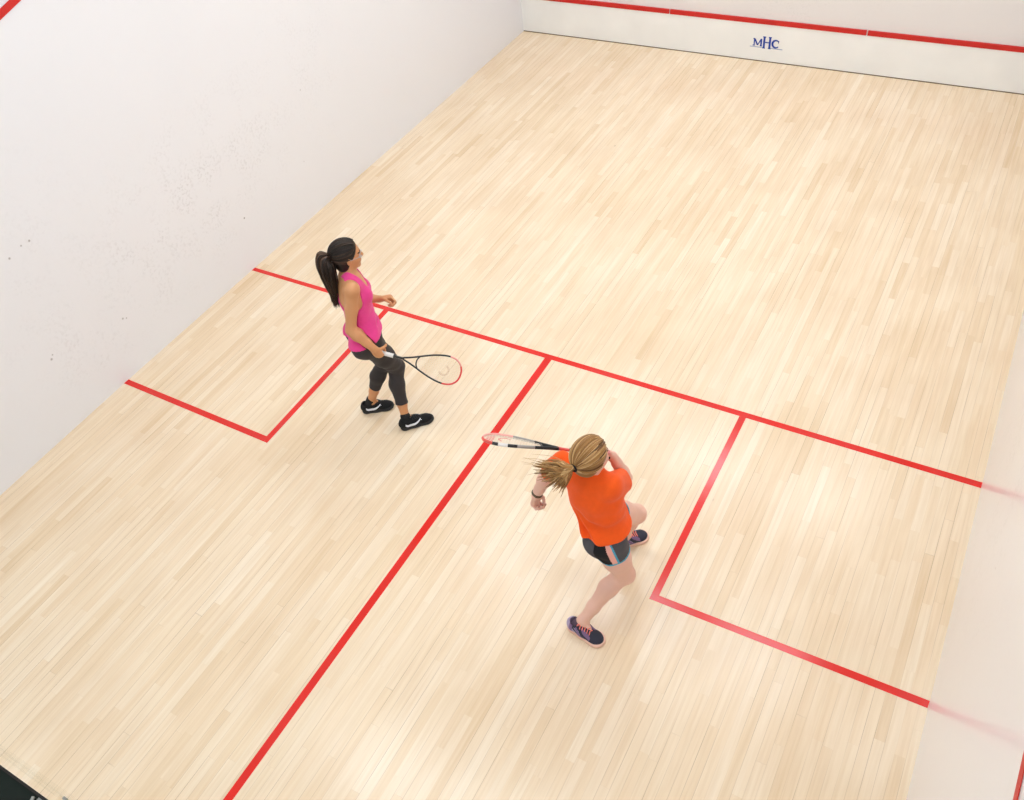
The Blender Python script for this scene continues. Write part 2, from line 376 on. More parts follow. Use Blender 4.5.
# ================================================================== signed-distance modelling of the figures
class Grid:
    def __init__(s, lo, hi, h):
        s.lo = V(lo); s.h = h; s.n = np.ceil((V(hi)-s.lo)/h).astype(int)+1
        s.ax = [s.lo[i]+h*np.arange(s.n[i]) for i in range(3)]
    def new(s): return np.full(tuple(s.n), .5, dtype=np.float32)
    def sub(s, lo, hi):
        a = np.clip(np.floor((V(lo)-s.lo)/s.h).astype(int), 0, s.n); b_ = np.clip(np.ceil((V(hi)-s.lo)/s.h).astype(int)+1, 0, s.n)
        return tuple(slice(a[i], b_[i]) for i in range(3))
    def coords(s, sl):
        return (s.ax[0][sl[0]][:, None, None], s.ax[1][sl[1]][None, :, None], s.ax[2][sl[2]][None, None, :])
def smin(a, b_, k):
    if k <= 0: return np.minimum(a, b_)
    h = np.maximum(k-np.abs(a-b_), 0)/k
    return np.minimum(a, b_)-h*h*k*.25
PAD = .07
def cone(F, G, a, b_, ra, rb, k=.02, axis=None, s=1.0, bow=None, mode='u'):
    """round cone a->b; axis,s: widened by s along axis; bow: sideways bulge vector at the middle"""
    a = V(a); b_ = V(b_); r = max(ra, rb)*max(s, 1)+PAD+(np.linalg.norm(bow) if bow is not None else 0)
    sl = G.sub(np.minimum(a, b_)-r, np.maximum(a, b_)+r)
    if min(x.stop-x.start for x in sl) <= 0: return
    X, Y, Z = G.coords(sl)
    ab = b_-a; L2 = ab@ab
    px, py, pz = X-a[0], Y-a[1], Z-a[2]
    t = np.clip((px*ab[0]+py*ab[1]+pz*ab[2])/L2, 0, 1)
    qx, qy, qz = px-t*ab[0], py-t*ab[1], pz-t*ab[2]
    if bow is not None:
        w = 4*t*(1-t); qx = qx-w*bow[0]; qy = qy-w*bow[1]; qz = qz-w*bow[2]
    if axis is not None:
        ax = unit(axis); c = (qx*ax[0]+qy*ax[1]+qz*ax[2])*(1/s-1)
        qx = qx+c*ax[0]; qy = qy+c*ax[1]; qz = qz+c*ax[2]
    d = np.sqrt(qx*qx+qy*qy+qz*qz)-(ra+(rb-ra)*t)
    if mode == 'u': F[sl] = smin(F[sl], d, k)
    else: F[sl] = -smin(-F[sl], d, k)
def ell(F, G, c, rad, fr=None, k=.02, mode='u'):
    """ellipsoid; fr = 3x3 rows: local axes"""
    c = V(c); rad = V(rad); fr = np.eye(3) if fr is None else np.array(fr)
    r = rad.max()+PAD; sl = G.sub(c-r, c+r)
    if min(x.stop-x.start for x in sl) <= 0: return
    X, Y, Z = G.coords(sl); p = (X-c[0], Y-c[1], Z-c[2])
    q = [sum(p[j]*fr[i][j] for j in range(3)) for i in range(3)]
    k0 = np.sqrt(sum((q[i]/rad[i])**2 for i in range(3)))+1e-6
    k1 = np.sqrt(sum((q[i]/rad[i]**2)**2 for i in range(3)))+1e-6
    d = k0*(k0-1)/k1
    if mode == 'u': F[sl] = smin(F[sl], d, k)
    else: F[sl] = -smin(-F[sl], d, k)
def plane(F, G, p, n, k=0, noise=None):
    """keep the side n points away from"""
    X, Y, Z = G.coords((slice(None),)*3); n = unit(n)
    d = (X-p[0])*n[0]+(Y-p[1])*n[1]+(Z-p[2])*n[2]
    return np.maximum(F, d) if k == 0 else -smin(-F, -d, k)
def nets(F, G, it=2):
    s = F < 0
    nx, ny, nz = F.shape
    cnt = np.zeros((nx-1, ny-1, nz-1), dtype=np.int8)
    for i in (0, 1):
        for j in (0, 1):
            for k in (0, 1): cnt += s[i:nx-1+i, j:ny-1+j, k:nz-1+k]
    act = (cnt > 0) & (cnt < 8)
    ci = np.argwhere(act); idx = np.full(act.shape, -1, dtype=np.int64); idx[act] = np.arange(len(ci))
    acc = np.zeros((len(ci), 3)); num = np.zeros(len(ci))
    cor = [(i, j, k) for i in (0, 1) for j in (0, 1) for k in (0, 1)]
    for a in cor:
        for d in range(3):
            if a[d]: continue
            b_ = list(a); b_[d] = 1
            va = F[ci[:, 0]+a[0], ci[:, 1]+a[1], ci[:, 2]+a[2]]; vb = F[ci[:, 0]+b_[0], ci[:, 1]+b_[1], ci[:, 2]+b_[2]]
            m = (va < 0) != (vb < 0); t = np.where(m, va/np.where(m, va-vb, 1), 0)
            p = np.tile(V(a), (len(ci), 1)); p[:, d] += t
            acc[m] += p[m]; num[m] += 1
    P = G.lo+(ci+acc/num[:, None])*G.h
    quads = []
    for d in range(3):
        e1, e2 = [(1, 2), (2, 0), (0, 1)][d]
        sh = [slice(None)]*3; sh2 = [slice(None)]*3; sh[d] = slice(0, -1); sh2[d] = slice(1, None)
        A = s[tuple(sh)]; B = s[tuple(sh2)]; m = A != B
        ed = np.argwhere(m)
        ok = (ed[:, e1] > 0) & (ed[:, e2] > 0) & (ed[:, e1] < F.shape[e1]-1) & (ed[:, e2] < F.shape[e2]-1); ed = ed[ok]
        ins = A[ed[:, 0], ed[:, 1], ed[:, 2]]
        c = []
        for o1, o2 in ((-1, -1), (0, -1), (0, 0), (-1, 0)):
            q = ed.copy(); q[:, e1] += o1; q[:, e2] += o2; c.append(idx[q[:, 0], q[:, 1], q[:, 2]])
        q = np.stack(c, 1); q[~ins] = q[~ins][:, ::-1]; quads.append(q)
    Q = np.concatenate(quads)
    Q = Q[(Q >= 0).all(1)]
    for _ in range(it):
        S = np.zeros_like(P); n_ = np.zeros(len(P))
        for a, b_ in ((0, 1), (1, 2), (2, 3), (3, 0)):
            np.add.at(S, Q[:, a], P[Q[:, b_]]); np.add.at(n_, Q[:, a], 1)
            np.add.at(S, Q[:, b_], P[Q[:, a]]); np.add.at(n_, Q[:, b_], 1)
        P = P*.5+.5*S/np.maximum(n_, 1)[:, None]
    return P, Q
def sdf_obj(name, F, G, mats, parent, base, it=2, paint=None):
    P, Q = nets(F, G, it)
    idx = None
    if paint is not None:
        idx = paint(P[Q].mean(1))
    me = bpy.data.meshes.new(name)
    me.vertices.add(len(P)); me.vertices.foreach_set('co', (P-V(base)).astype(np.float32).ravel())
    me.loops.add(len(Q)*4); me.loops.foreach_set('vertex_index', Q.astype(np.int32).ravel())
    me.polygons.add(len(Q)); me.polygons.foreach_set('loop_start', np.arange(0, len(Q)*4, 4, dtype=np.int32))
    me.update(calc_edges=True); me.validate()
    return link_me(name, me, mats, parent, None if parent is not None else tuple(base), True, idx)

def frame(fwd, up):
    """rows: forward, left, up"""
    f = unit(fwd); u = V(up); u = unit(u-f*(u@f)); return np.array([f, np.cross(u, f), u])

def head(F, G, c, fr):
    L = lambda f, l, u: V(c)+fr[0]*f+fr[1]*l+fr[2]*u
    ell(F, G, L(-.012, 0, .028), (.095, .073, .085), fr, 0)
    ell(F, G, L(.03, 0, -.02), (.058, .062, .08), fr, .03)
    ell(F, G, L(.032, 0, -.062), (.052, .047, .045), fr, .025)
    ell(F, G, L(.068, 0, -.094), (.02, .02, .017), fr, .022)
    for s in (-1, 1):
        ell(F, G, L(.058, s*.036, -.028), (.026, .022, .026), fr, .02)
        ell(F, G, L(.074, s*.026, .024), (.014, .026, .009), fr, .014)
        ell(F, G, L(.094, s*.031, .004), (.014, .016, .010), fr, .012, 's')
        ell(F, G, L(.072, s*.030, .003), (.0125, .0135, .0115), fr, .002)
        ell(F, G, L(-.004, s*.074, -.006), (.016, .008, .029), fr @ np.eye(3), .004)
        ell(F, G, L(0, s*.082, -.004), (.008, .004, .016), fr, .004, 's')
    cone(F, G, L(.088, 0, .012), L(.106, 0, -.022), .006, .010, .010)
    for s in (-1, 1): ell(F, G, L(.098, s*.010, -.027), (.009, .008, .007), fr, .005)
    ell(F, G, L(.087, 0, -.053), (.010, .021, .006), fr, .006)
    ell(F, G, L(.085, 0, -.063), (.010, .017, .006), fr, .006)
def face_paint(c, fr):
    """material index per face centre: 0 skin 1 lips 2 eye white 3 iris 4 brow"""
    def f(P, idx):
        q = (P-V(c))@fr.T
        fw = q[:, 0]
        lips = (fw > .07) & (((q[:, 1]/.021)**2+((q[:, 2]+.0575)/.0095)**2) < 1)
        idx[lips] = 1
        for s in (-1, 1):
            e = (fw > .06) & (((q[:, 1]-s*.030)/.0125)**2+((q[:, 2]-.003)/.0065)**2 < 1); idx[e] = 2
            e = (fw > .06) & (((q[:, 1]-s*.030)**2+(q[:, 2]-.003)**2) < .0055**2); idx[e] = 3
            e = (fw > .05) & (np.abs(q[:, 1]-s*.033) < .02) & (np.abs(q[:, 2]-.031+.15*(np.abs(q[:, 1])-.03)) < .0032); idx[e] = 4
        return idx
    return f
def hand(F, G, w, d, s, n, curls, thumb, sc=1.0):
    """w wrist, d towards fingers, s towards thumb, n palm side"""
    d = unit(d); s = unit(V(s)-d*(V(s)@d)); n = unit(V(n)-d*(V(n)@d)-s*(V(n)@s))
    A = lambda x, y, z: V(w)+(d*x+s*y+n*z)*sc
    cone(F, G, A(.005, 0, 0), A(.075, .004, 0), .019*sc, .0225*sc, .012, s, 1.65)
    cone(F, G, A(.02, .018, .006), A(.055, .026, .008), .015*sc, .014*sc, .012)
    offs = (.030, .0105, -.009, -.0275); lens = ((.042, .026, .020), (.046, .029, .021), (.042, .027, .020), (.033, .021, .018))
    rads = (.0088, .0090, .0086, .0076); st = (.082, .086, .082, .075)
    for i in range(4):
        p = A(st[i], offs[i], .002); ang = 0; r = rads[i]*sc
        for j in range(3):
            ang += math.radians(curls[i][j])
            dr = d*math.cos(ang)+n*math.sin(ang)+s*(.06*(1.5-i))*(1 if ang < .6 else 0)
            q = p+unit(dr)*lens[i][j]*sc
            cone(F, G, p, q, r, r*.9, .004); p = q; r *= .92
    p = A(.026, .030, .008)
    for (dx, ds, dn, l, r) in thumb:
        q = p+unit(d*dx+s*ds+n*dn)*l*sc; cone(F, G, p, q, r*sc, r*.9*sc, .006); p = q

def arm(F, G, sh, el, wr, r=(.046, .038, .036, .041, .026), k=.02):
    sh, el, wr = V(sh), V(el), V(wr)
    ell(F, G, sh, (r[0]*1.15,)*3, None, k)
    m = sh+(el-sh)*.5
    cone(F, G, sh, m, r[0]*1.02, r[1]*1.05, k); cone(F, G, m, el, r[1]*1.05, r[2], k)
    q = el+(wr-el)*.28
    cone(F, G, el, q, r[2], r[3], k); cone(F, G, q, el+(wr-el)*.7, r[3], r[4]*1.15, k); cone(F, G, el+(wr-el)*.7, wr, r[4]*1.15, r[4], .015)
def leg(F, G, hp, kn, an, back, sc=1.0, k=.025):
    hp, kn, an, back = V(hp), V(kn), V(an), unit(back)
    m = hp+(kn-hp)*.5
    cone(F, G, hp, m, .086*sc, .076*sc, k); cone(F, G, m, kn-back*.004, .076*sc, .053*sc, k)
    ell(F, G, kn-back*.012, (.046*sc,)*3, None, .03)
    q = kn+(an-kn)*.33
    cone(F, G, kn, q+back*.016, .050*sc, .052*sc, k); cone(F, G, q+back*.016, kn+(an-kn)*.72+back*.006, .052*sc, .036*sc, k)
    cone(F, G, kn+(an-kn)*.72+back*.006, an, .037*sc, .031*sc, k)
def torso(F, G, hc, ch, nk, pf, cf, hipL, hipR, shL, shR, k=.04, bust=.047, sc=1.0):
    """hc hip centre, ch chest centre, nk neck base, pf/cf pelvis and chest frames"""
    hc, ch, nk = V(hc), V(ch), V(nk)
    ell(F, G, hc+pf[2]*.045, V(.100, .158, .115)*sc, pf, 0)
    for h in (hipL, hipR): ell(F, G, V(h)-pf[0]*.048+pf[2]*.0, V(.083, .082, .092)*sc, pf, .03)
    wst = hc*.52+ch*.48
    cone(F, G, hc+pf[2]*.06, wst, .088*sc, .083*sc, k, (pf[1]+cf[1]), 1.42)
    cone(F, G, wst, ch, .083*sc, .096*sc, k, cf[1], 1.42)
    ell(F, G, ch+cf[2]*.02, V(.098, .140, .145)*sc, cf, k)
    ell(F, G, ch+cf[2]*.10, V(.078, .150, .075)*sc, cf, k)
    for s in (-1, 1): ell(F, G, ch+cf[0]*.070+cf[1]*s*.062+cf[2]*.012, V(bust, bust*1.1, bust*1.12), cf, .025)
    cone(F, G, shL, nk-cf[2]*.035, .040, .050, k); cone(F, G, shR, nk-cf[2]*.035, .040, .050, k)
def neck(F, G, nk, hd, fr, r=.050):
    cone(F, G, V(nk)-V(0, 0, .03), V(hd)-fr[0]*.012-fr[2]*.04, r*1.1, r, .025)
    for s in (-1, 1): cone(F, G, V(nk)+fr[1]*s*.04-V(0, 0, .02), V(hd)-fr[0]*.0+fr[1]*s*.05-fr[2]*.05, .012, .012, .02)

# ------------------------------------------------------------------ shoes
def shoe(parent, base, heel, toe, mats, sole_m, name, swoosh=None, lace_m=None, paint=None, L=None, lift=0, opening_r=.036, w=1.0):
    """heel, toe: ground points; built in local frame then placed"""
    heel, toe = V(*heel, 0), V(*toe, 0); f = unit(toe-heel); l = np.cross(V(0, 0, 1), f); Ln = np.linalg.norm(toe-heel)
    k = Ln/.265
    rot = math.radians(lift)
    if rot:   # heel raised, pivot at the ball of the foot
        pv = heel+f*Ln*.72; fz = f*math.cos(rot)-V(0, 0, 1)*math.sin(rot); uz = f*math.sin(rot)+V(0, 0, 1)*math.cos(rot)
        T = lambda x, y, z: pv+fz*(x*k-Ln*.72)+l*y+uz*z
        fr = np.array([fz, l, uz])
    else:
        T = lambda x, y, z: heel+f*x*k+l*y+V(0, 0, z); fr = np.array([f, l, V(0, 0, 1)])
    c = T(.13, 0, .06); G = Grid(c-.2, c+.2, .003)
    F = G.new()
    ell(F, G, T(.045, 0, .048), (.045*k, .034*w, .048), fr, 0)
    cone(F, G, T(.05, 0, .075), T(.085, 0, .070), .030, .030, .02)
    cone(F, G, T(.055, 0, .045), T(.135, .003, .046), .037, .036, .02, l, 1.0*w)
    cone(F, G, T(.125, .003, .048), T(.205, .006, .026), .036, .027, .025, l, 1.30*w)
    ell(F, G, T(.205, .007, .026), (.056*k, .042*w, .026), fr, .02)
    up = fr[2]
    F = plane(F, G, T(.1, 0, .012), -up, .004)
    # collar opening, ankle side
    H_ = G.new(); cone(H_, G, T(.055, 0, .072), T(.070, 0, .16), opening_r*.74, opening_r, 0)
    F = np.maximum(F, -H_)
    up_o = sdf_obj(name, F, G, mats, parent, base, 2, (lambda P: paint(P, heel, f, l, k)) if paint else None)
    S = G.new()
    cone(S, G, T(.045, 0, .012), T(.125, .002, .012), .038, .034, .02, l, 1.02*w)
    cone(S, G, T(.125, .002, .012), T(.205, .006, .012), .036, .042, .03, l, 1.08*w)
    ell(S, G, T(.21, .007, .012), (.06*k, .047*w, .05), fr, .03)
    S = plane(S, G, T(.1, 0, .026), up, .006); S = plane(S, G, T(.1, 0, .001), -up, .003)
    so = sdf_obj('sole', S, G, sole_m, up_o, base, 1)
    bv = BVHTree.FromPolygons([tuple(v.co) for v in up_o.data.vertices], [tuple(p.vertices) for p in up_o.data.polygons])
    if lace_m:
        b = MB()
        for i, x in enumerate((.105, .122, .139, .156, .172)):
            pts = []
            for j in range(9):
                y = (-.026+.052*j/8)*(1.05-.4*i/5)
                q = T(x+.008*abs(y)/.026, y, .2)-V(base); hit = bv.ray_cast(Vector(q), Vector(-up), .3)
                if hit[0] is not None: pts.append(V(hit[0])+up*.0022)
            if len(pts) > 2: b.tube(pts, .0034, 6)
        # bow
        o0 = bv.ray_cast(Vector(T(.098, 0, .2)-V(base)), Vector(-up), .3)[0]
        if o0 is not None:
            o0 = V(o0)+up*.004
            for s in (-1, 1): b.tube([o0, o0+l*s*.014+up*.008+fr[0]*.005, o0+l*s*.026+up*.003-fr[0]*.004, o0+l*s*.014+up*.002-fr[0]*.006, o0], .0028, 6)
        b.build('laces', lace_m, up_o, smooth=True)
    if swoosh:
        top = [(.038, .058), (.048, .047), (.066, .043), (.095, .046), (.13, .053), (.178, .064)]
        bot = [(.178, .064), (.135, .042), (.10, .024), (.072, .018), (.048, .024), (.034, .042)]
        for side in (1, -1):
            a = catmull([V(x, z, 0) for x, z in top], 5); c_ = catmull([V(x, z, 0) for x, z in bot[::-1]], 5)
            n_ = min(len(a), len(c_)); vs = []; fs = []
            for i in range(n_):
                for P_, e in ((a[i], 0), (c_[i], 1)):
                    q = T(P_[0]*.98+.012, side*.09, P_[1]*.85+.020)-V(base)
                    hit = bv.ray_cast(Vector(q), Vector(-l*side), .2)
                    if hit[0] is None: hit = bv.find_nearest(Vector(T(P_[0], side*.03, P_[1])-V(base)))
                    vs.append(V(hit[0])+l*side*.0018); vs.append(V(hit[0])-l*side*.001)
            for i in range(n_-1):
                j = 4*i; fs += [[j, j+2, j+6, j+4], [j+1, j+5, j+7, j+3], [j, j+4, j+5, j+1], [j+2, j+3, j+7, j+6]]
            link('check_emblem', vs, fs, swoosh, up_o)
    return up_o

# ------------------------------------------------------------------ hair
def strands(name, lines, mat_, parent, base, n=5):
    """lines: (points, r0, r1, lock)"""
    b = MB(); vals = []
    for pts, r0, r1, lock in lines:
        K = len(pts); rr = [r0+(r1-r0)*(i/(K-1))**1.6 for i in range(K)]
        m = len(b.v); b.tube([V(p)-V(base) for p in pts], rr, n); vals += [lock]*(len(b.v)-m)
    o = b.build(name, mat_, parent, smooth=True)
    at = o.data.attributes.new('lock', 'FLOAT', 'POINT'); at.data.foreach_set('value', vals)
    return o
def skull_strands(c, fr, node, radii, hairline, N, seed, r=(.0042, .0034), lift=.004):
    """locks combed from the hairline back to the tie at node (local coordinates)"""
    rr = random.Random(seed); c = V(c); out = []; node = V(node); nd = node/V(radii); nd /= np.linalg.norm(nd)
    for i in range(N):
        st = hairline(rr); sd = V(st)/V(radii); sd /= np.linalg.norm(sd)
        th = math.acos(np.clip(sd@nd, -1, 1)); pts = []
        K = 12; wob = rr.uniform(-1, 1); ph = rr.uniform(0, 6)
        lf = lift+rr.uniform(-.0018, .0022)
        perp = np.cross(sd, nd); perp /= np.linalg.norm(perp)+1e-9
        for j in range(K+1):
            t = j/K; p = (math.sin((1-t)*th)*sd+math.sin(t*th)*nd)/math.sin(th)
            p = p+perp*wob*.05*math.sin(math.pi*t)*(1 if th > .5 else .3); p /= np.linalg.norm(p)
            q = p*V(radii)*(1+(lf+.0012*math.sin(ph+t*7))/.08)
            if t > .85: q = q*(1-(t-.85)*.0)
            pts.append(c+fr.T@q)
        lock = min(1, max(0, rr.gauss(.5, .22)))
        out.append((pts, r[0]*rr.uniform(.7, 1.2), r[1]*.8, lock))
    return out

# ------------------------------------------------------------------ squash racket
def racket(butt, direc, normal, mats, label, seed):
    """mats: dict frame, tip, shaft, grip, band, string, logo"""
    e = bpy.data.objects.new('squash_racket', None); COL.objects.link(e)
    x = unit(direc); z = V(normal); z = unit(z-x*(z@x)); y = np.cross(z, x)
    M = Matrix.Identity(4)
    for i in range(3): M[i][0] = x[i]; M[i][1] = y[i]; M[i][2] = z[i]; M[i][3] = butt[i]
    e.matrix_world = M; tag(e, label, 'racket')
    half = catmull([(.275, .006, 0), (.31, .016, 0), (.36, .034, 0), (.42, .058, 0), (.48, .079, 0), (.54, .093, 0), (.59, .0965, 0), (.635, .086, 0), (.667, .060, 0), (.682, .028, 0), (.685, 0, 0)], 6)
    full = half+[V(p[0], -p[1], 0) for p in half[::-1][1:]]
    n_ = len(full)
    def seg(a, b_, name, m, r=.0062, lab=None):
        bb = MB(); bb.tube(full[a:b_], r, 8, up=(0, 0, 1), flat=1.5); o = bb.build(name, m, e, smooth=True)
        if lab: o['label'] = lab
        return o
    for (f0, f1, nm, mm, lb) in mats['segs']:
        seg(int(f0*(n_-1)), int(f1*(n_-1))+1, nm, mm, lab=lb)
    b = MB(); b.tube(catmull([(.385, .0435, 0), (.372, .022, 0), (.368, 0, 0), (.372, -.022, 0), (.385, -.0435, 0)], 5), .0048, 8, up=(0, 0, 1), flat=1.3); b.build('throat_bridge', mats['frame'], e, smooth=True)
    b = MB(); b.tube([(.17, 0, 0), (.22, 0, 0), (.262, 0, 0), (.282, 0, 0)], [.0098, .0085, .0085, .0105], 10, up=(0, 1, 0)); b.build('shaft', mats['shaft'], e, smooth=True)
    b = MB(); pts = [(t, 0, 0) for t in np.linspace(.012, .205, 60)]; b.tube(pts, [.0145+.0011*abs(math.sin(i*.62)) for i in range(60)], 12); b.tube([(0, 0, 0), (.006, 0, 0), (.014, 0, 0)], [.0165, .0178, .0155], 12); b.build('grip', mats['grip'], e, smooth=True)
    b = MB(); b.tube([(.203, 0, 0), (.218, 0, 0)], [.0152, .0135], 12); b.build('grip_collar', mats['band'], e, smooth=True)
    # strings
    hx = np.array([p[0] for p in half]); hy = np.array([p[1] for p in half])
    def width(xx): return float(np.interp(xx, hx, hy))
    bridge = lambda yy: .368+.017*(yy/.0435)**2
    b = MB()
    for i in range(-7, 8):
        yy = i*.0118
        xs_ = [t for t in np.linspace(.37, .684, 160) if width(t) > abs(yy)+.002 and (abs(yy) > .044 or t > bridge(yy))]
        if len(xs_) > 2: b.tube([(xs_[0], yy, .0006), (xs_[-1], yy, .0006)], .00085, 4)
    for k in range(19):
        xx = .395+k*.0152; wy = width(xx)-.002
        if wy > .01: b.tube([(xx, -wy, -.0006), (xx, wy, -.0006)], .00085, 4)
    b.build('strings', mats['string'], e)
    b = MB()     # stencilled crescent on the strings
    ang = np.linspace(math.radians(-150), math.radians(70), 22)
    for rr_ in (.030, .037):
        b.tube([(.565+rr_*math.cos(t), -.005+rr_*math.sin(t), .0008) for t in ang], .0021, 4, up=(0, 0, 1), flat=.35)
    o = b.build('string_stencil', mats['logo'], e); o['label'] = 'faint curved mark printed on the strings'
    return e

# ================================================================== PERSON 1 (pink tank top)
def skin_mats(tagname, c, lips, iris, brow):
    return [mat('skin_'+tagname, c, .5, .4, sss=.12, bscale=60), mat('lips_'+tagname, lips, .45), mat('eye_white_'+tagname, (235, 232, 226), .2), mat('iris_'+tagname, iris, .2), mat('brow_'+tagname, brow, .8)]
SHOW = None
def person_a():
    f = V(math.cos(math.radians(50)), math.sin(math.radians(50)), 0); l = V(-f[1], f[0], 0); up = V(0, 0, 1)
    base = V(2.37, -6.55, 0)
    hc = V(2.410, -6.566, .876)
    hR = hc-l*.085; hL = hc+l*.085
    kR = V(2.455, -6.420, .470); aR = V(2.542, -6.552, .095)
    kL = V(2.348, -6.415, .475); aL = V(2.195, -6.518, .095)
    nk = V(2.343, -6.505, 1.375)
    tl = unit(nk-hc)
    pf = frame(f, tl); cfd = V(math.cos(math.radians(44)), math.sin(math.radians(44)), 0); cf = frame(cfd, tl)
    ch = hc+(nk-hc)*.66
    sR = nk-cf[1]*.150-cf[2]*.055; sL = nk+cf[1]*.150-cf[2]*.055
    eR = V(2.434, -6.710, 1.068)
    hdc = V(2.344, -6.470, 1.495)
    hy = math.radians(54); hf = frame(V(math.cos(hy), math.sin(hy), -.10), V(0.05, .0, 1))
    # racket and gripping hand
    tip = V(3.100, -6.480, .700); Hc = V(2.581, -6.632, .842)
    rd = unit(tip-Hc); butt = tip-rd*.685; Hc = butt+rd*.105
    fo = unit(Hc-eR); d_ = unit(fo-rd*(fo@rd)*.55); s_ = unit(rd-d_*(rd@d_)); n_ = np.cross(s_, d_)
    wR = Hc-d_*.078-n_*.026
    eL = V(2.225, -6.42, 1.065); wL = V(2.395, -6.335, 1.035)
    G = Grid((1.95, -6.98, -.01), (2.85, -6.05, 1.68), .0042)
    B = G.new()
    T_ = G.new(); torso(T_, G, hc, ch, nk, pf, cf, hL, hR, sL, sR)
    LR = G.new(); leg(LR, G, hR, kR, aR, -f, .97)
    LL = G.new(); leg(LL, G, hL, kL, aL, -f, .97)
    low = smin(smin(T_, LR, .03), LL, .03)
    B = low.copy()
    arm(B, G, sR, eR, wR); arm(B, G, sL, eL, wL)
    neck(B, G, nk, hdc, hf, .048); Hd = G.new(); head(Hd, G, hdc, hf); B = smin(B, Hd, .02)
    # feet inside the shoes
    for a, hl, to in ((aR, (2.512, -6.607), (2.684, -6.414)), (aL, (2.128, -6.575), (2.318, -6.428))):
        fd = unit(V(to[0]-hl[0], to[1]-hl[1], 0)); h0 = V(hl[0], hl[1], 0)
        cone(B, G, a, h0+fd*.05+V(0, 0, .045), .030, .026, .02); cone(B, G, a-V(0, 0, .01), h0+fd*.18+V(0, 0, .035), .028, .018, .02)
    hand(B, G, wR, d_, s_, n_, [(62, 82, 45)]*4, [(.45, .45, .8, .032, .0115), (.3, .3, .9, .024, .010), (.3, -.2, .9, .018, .009)])
    # relaxed left hand: palm facing in and down
    dl = unit(V(.78, .56, -.05)); sl = unit(V(.35, -.45, .75)); nl = -np.cross(unit(sl-dl*(sl@dl)), dl)
    hand(B, G, wL, dl, sl, nl, [(48, 70, 40), (58, 75, 40), (64, 78, 40), (68, 78, 40)], [(.7, .5, .55, .030, .0115), (.8, -.1, .6, .024, .010), (.7, -.4, .5, .018, .009)])
    sm = skin_mats('a', (208, 147, 100), (176, 98, 84), (60, 38, 24), (40, 28, 20))
    fp = face_paint(hdc, hf)
    body = sdf_obj('person', B, G, sm, None, base, 2, lambda P: fp(P, np.zeros(len(P), dtype=np.int32)))
    tag(body, 'woman with dark ponytail in pink tank top and cropped leggings, holding a racket low', 'person')
    # leggings
    X, Y, Z = G.coords((slice(None),)*3)
    thick = .0065
    legs = []
    for Lg, k_, a_, fr_ in ((LR, kR, aR, .70), (LL, kL, aL, .62)):
        Lg = smin(Lg, T_, .03)
        q = k_+(a_-k_)*fr_
        legs.append(np.maximum(Lg, (X-q[0])*unit(a_-k_)[0]+(Y-q[1])*unit(a_-k_)[1]+(Z-q[2])*unit(a_-k_)[2]))
    # keep each leg below the hip for its own clipping plane
    Fl = np.minimum(legs[0], legs[1])
    wv = .0018*np.sin(Z*95+X*30)*np.exp(-((Z-.47)/.10)**2)+.0015*np.sin(Z*70-X*60+Y*40)*np.exp(-((Z-.80)/.10)**2)
    Fl = Fl-thick-wv.astype(np.float32)
    Fl = np.maximum(Fl, Z-1.0)
    lg = sdf_obj('leggings', Fl, G, mat('leggings_charcoal', (60, 55, 54), .8, .2, bump=.25, bscale=500, sheen=.05), body, base, 2)
    # tank top
    Tt = T_.copy()
    bag = np.clip((1.18-Z)/.3, 0, 1)*.005+np.clip((1.02-Z)/.08, 0, 1)*.003
    wr = .0055*np.sin(Z*56+(X-2.3)*30-(Y+6.5)*22+1.2*np.sin(X*22))*np.clip((1.17-Z)/.15, 0, 1)+.0012*np.sin(Z*30+X*70)
    So = Tt-(.0075+bag+wr).astype(np.float32)
    under = np.where(Z < 1.0, smin(smin(LR, T_, .03), smin(LL, T_, .03), 0)-.0125, .5).astype(np.float32)
    So = smin(So, under, .012)
    Si = So+.009
    hem = (Z-.925)-.055*((X-hc[0])*(-f[0])+(Y-hc[1])*(-f[1]))/.10*(-.35)
    top = np.maximum(So, -Si); top = np.maximum(top, (.0-hem).astype(np.float32))
    cut = G.new()
    # armholes, neck scoop, racer back
    for s, sh in ((-1, sR), (1, sL)):
        cone(cut, G, sh+cf[1]*s*.028+cf[2]*.06-cf[0]*.01, sh+cf[1]*s*.030-cf[2]*.125-cf[0]*.008, .066, .052, .01, cf[0], 1.6)
        cone(cut, G, sh+cf[2]*.02-cf[0]*.10-cf[1]*s*.055, sh-cf[2]*.11-cf[0]*.11-cf[1]*s*.035, .078, .070, .01)
    cone(cut, G, nk+cf[0]*.05+cf[2]*.06, nk+cf[0]*.13-cf[2]*.070, .069, .062, .01, cf[1], 1.15)
    cone(cut, G, nk-cf[0]*.02+cf[2]*.12, nk-cf[0]*.05+cf[2]*.0, .07, .045, .01)
    AC = G.new(); cone(AC, G, sR, eR, .05, .046, .01); cone(AC, G, eR, wR, .046, .036, .01)
    cut = smin(cut, AC, .005)
    top = np.maximum(top, -cut)
    tk = sdf_obj('tank_top', top, G, mat('pink_jersey', (228, 64, 138), .75, .25, bump=.3, bscale=350, sheen=.15), body, base, 2)
        # shoes
    blk = mat('black_mesh_upper', (20, 20, 21), .75, .3, bump=.5, bscale=600); sol = mat('black_sole', (30, 30, 31), .7)
    wht = mat('white_emblem', (235, 236, 240), .5); glace = mat('black_laces', (34, 34, 36), .8)
    for hl, to in (((2.509, -6.612), (2.688, -6.410)), ((2.125, -6.580), (2.322, -6.426))):
        shoe(body, base, hl, to, blk, sol, 'shoe', wht, glace)
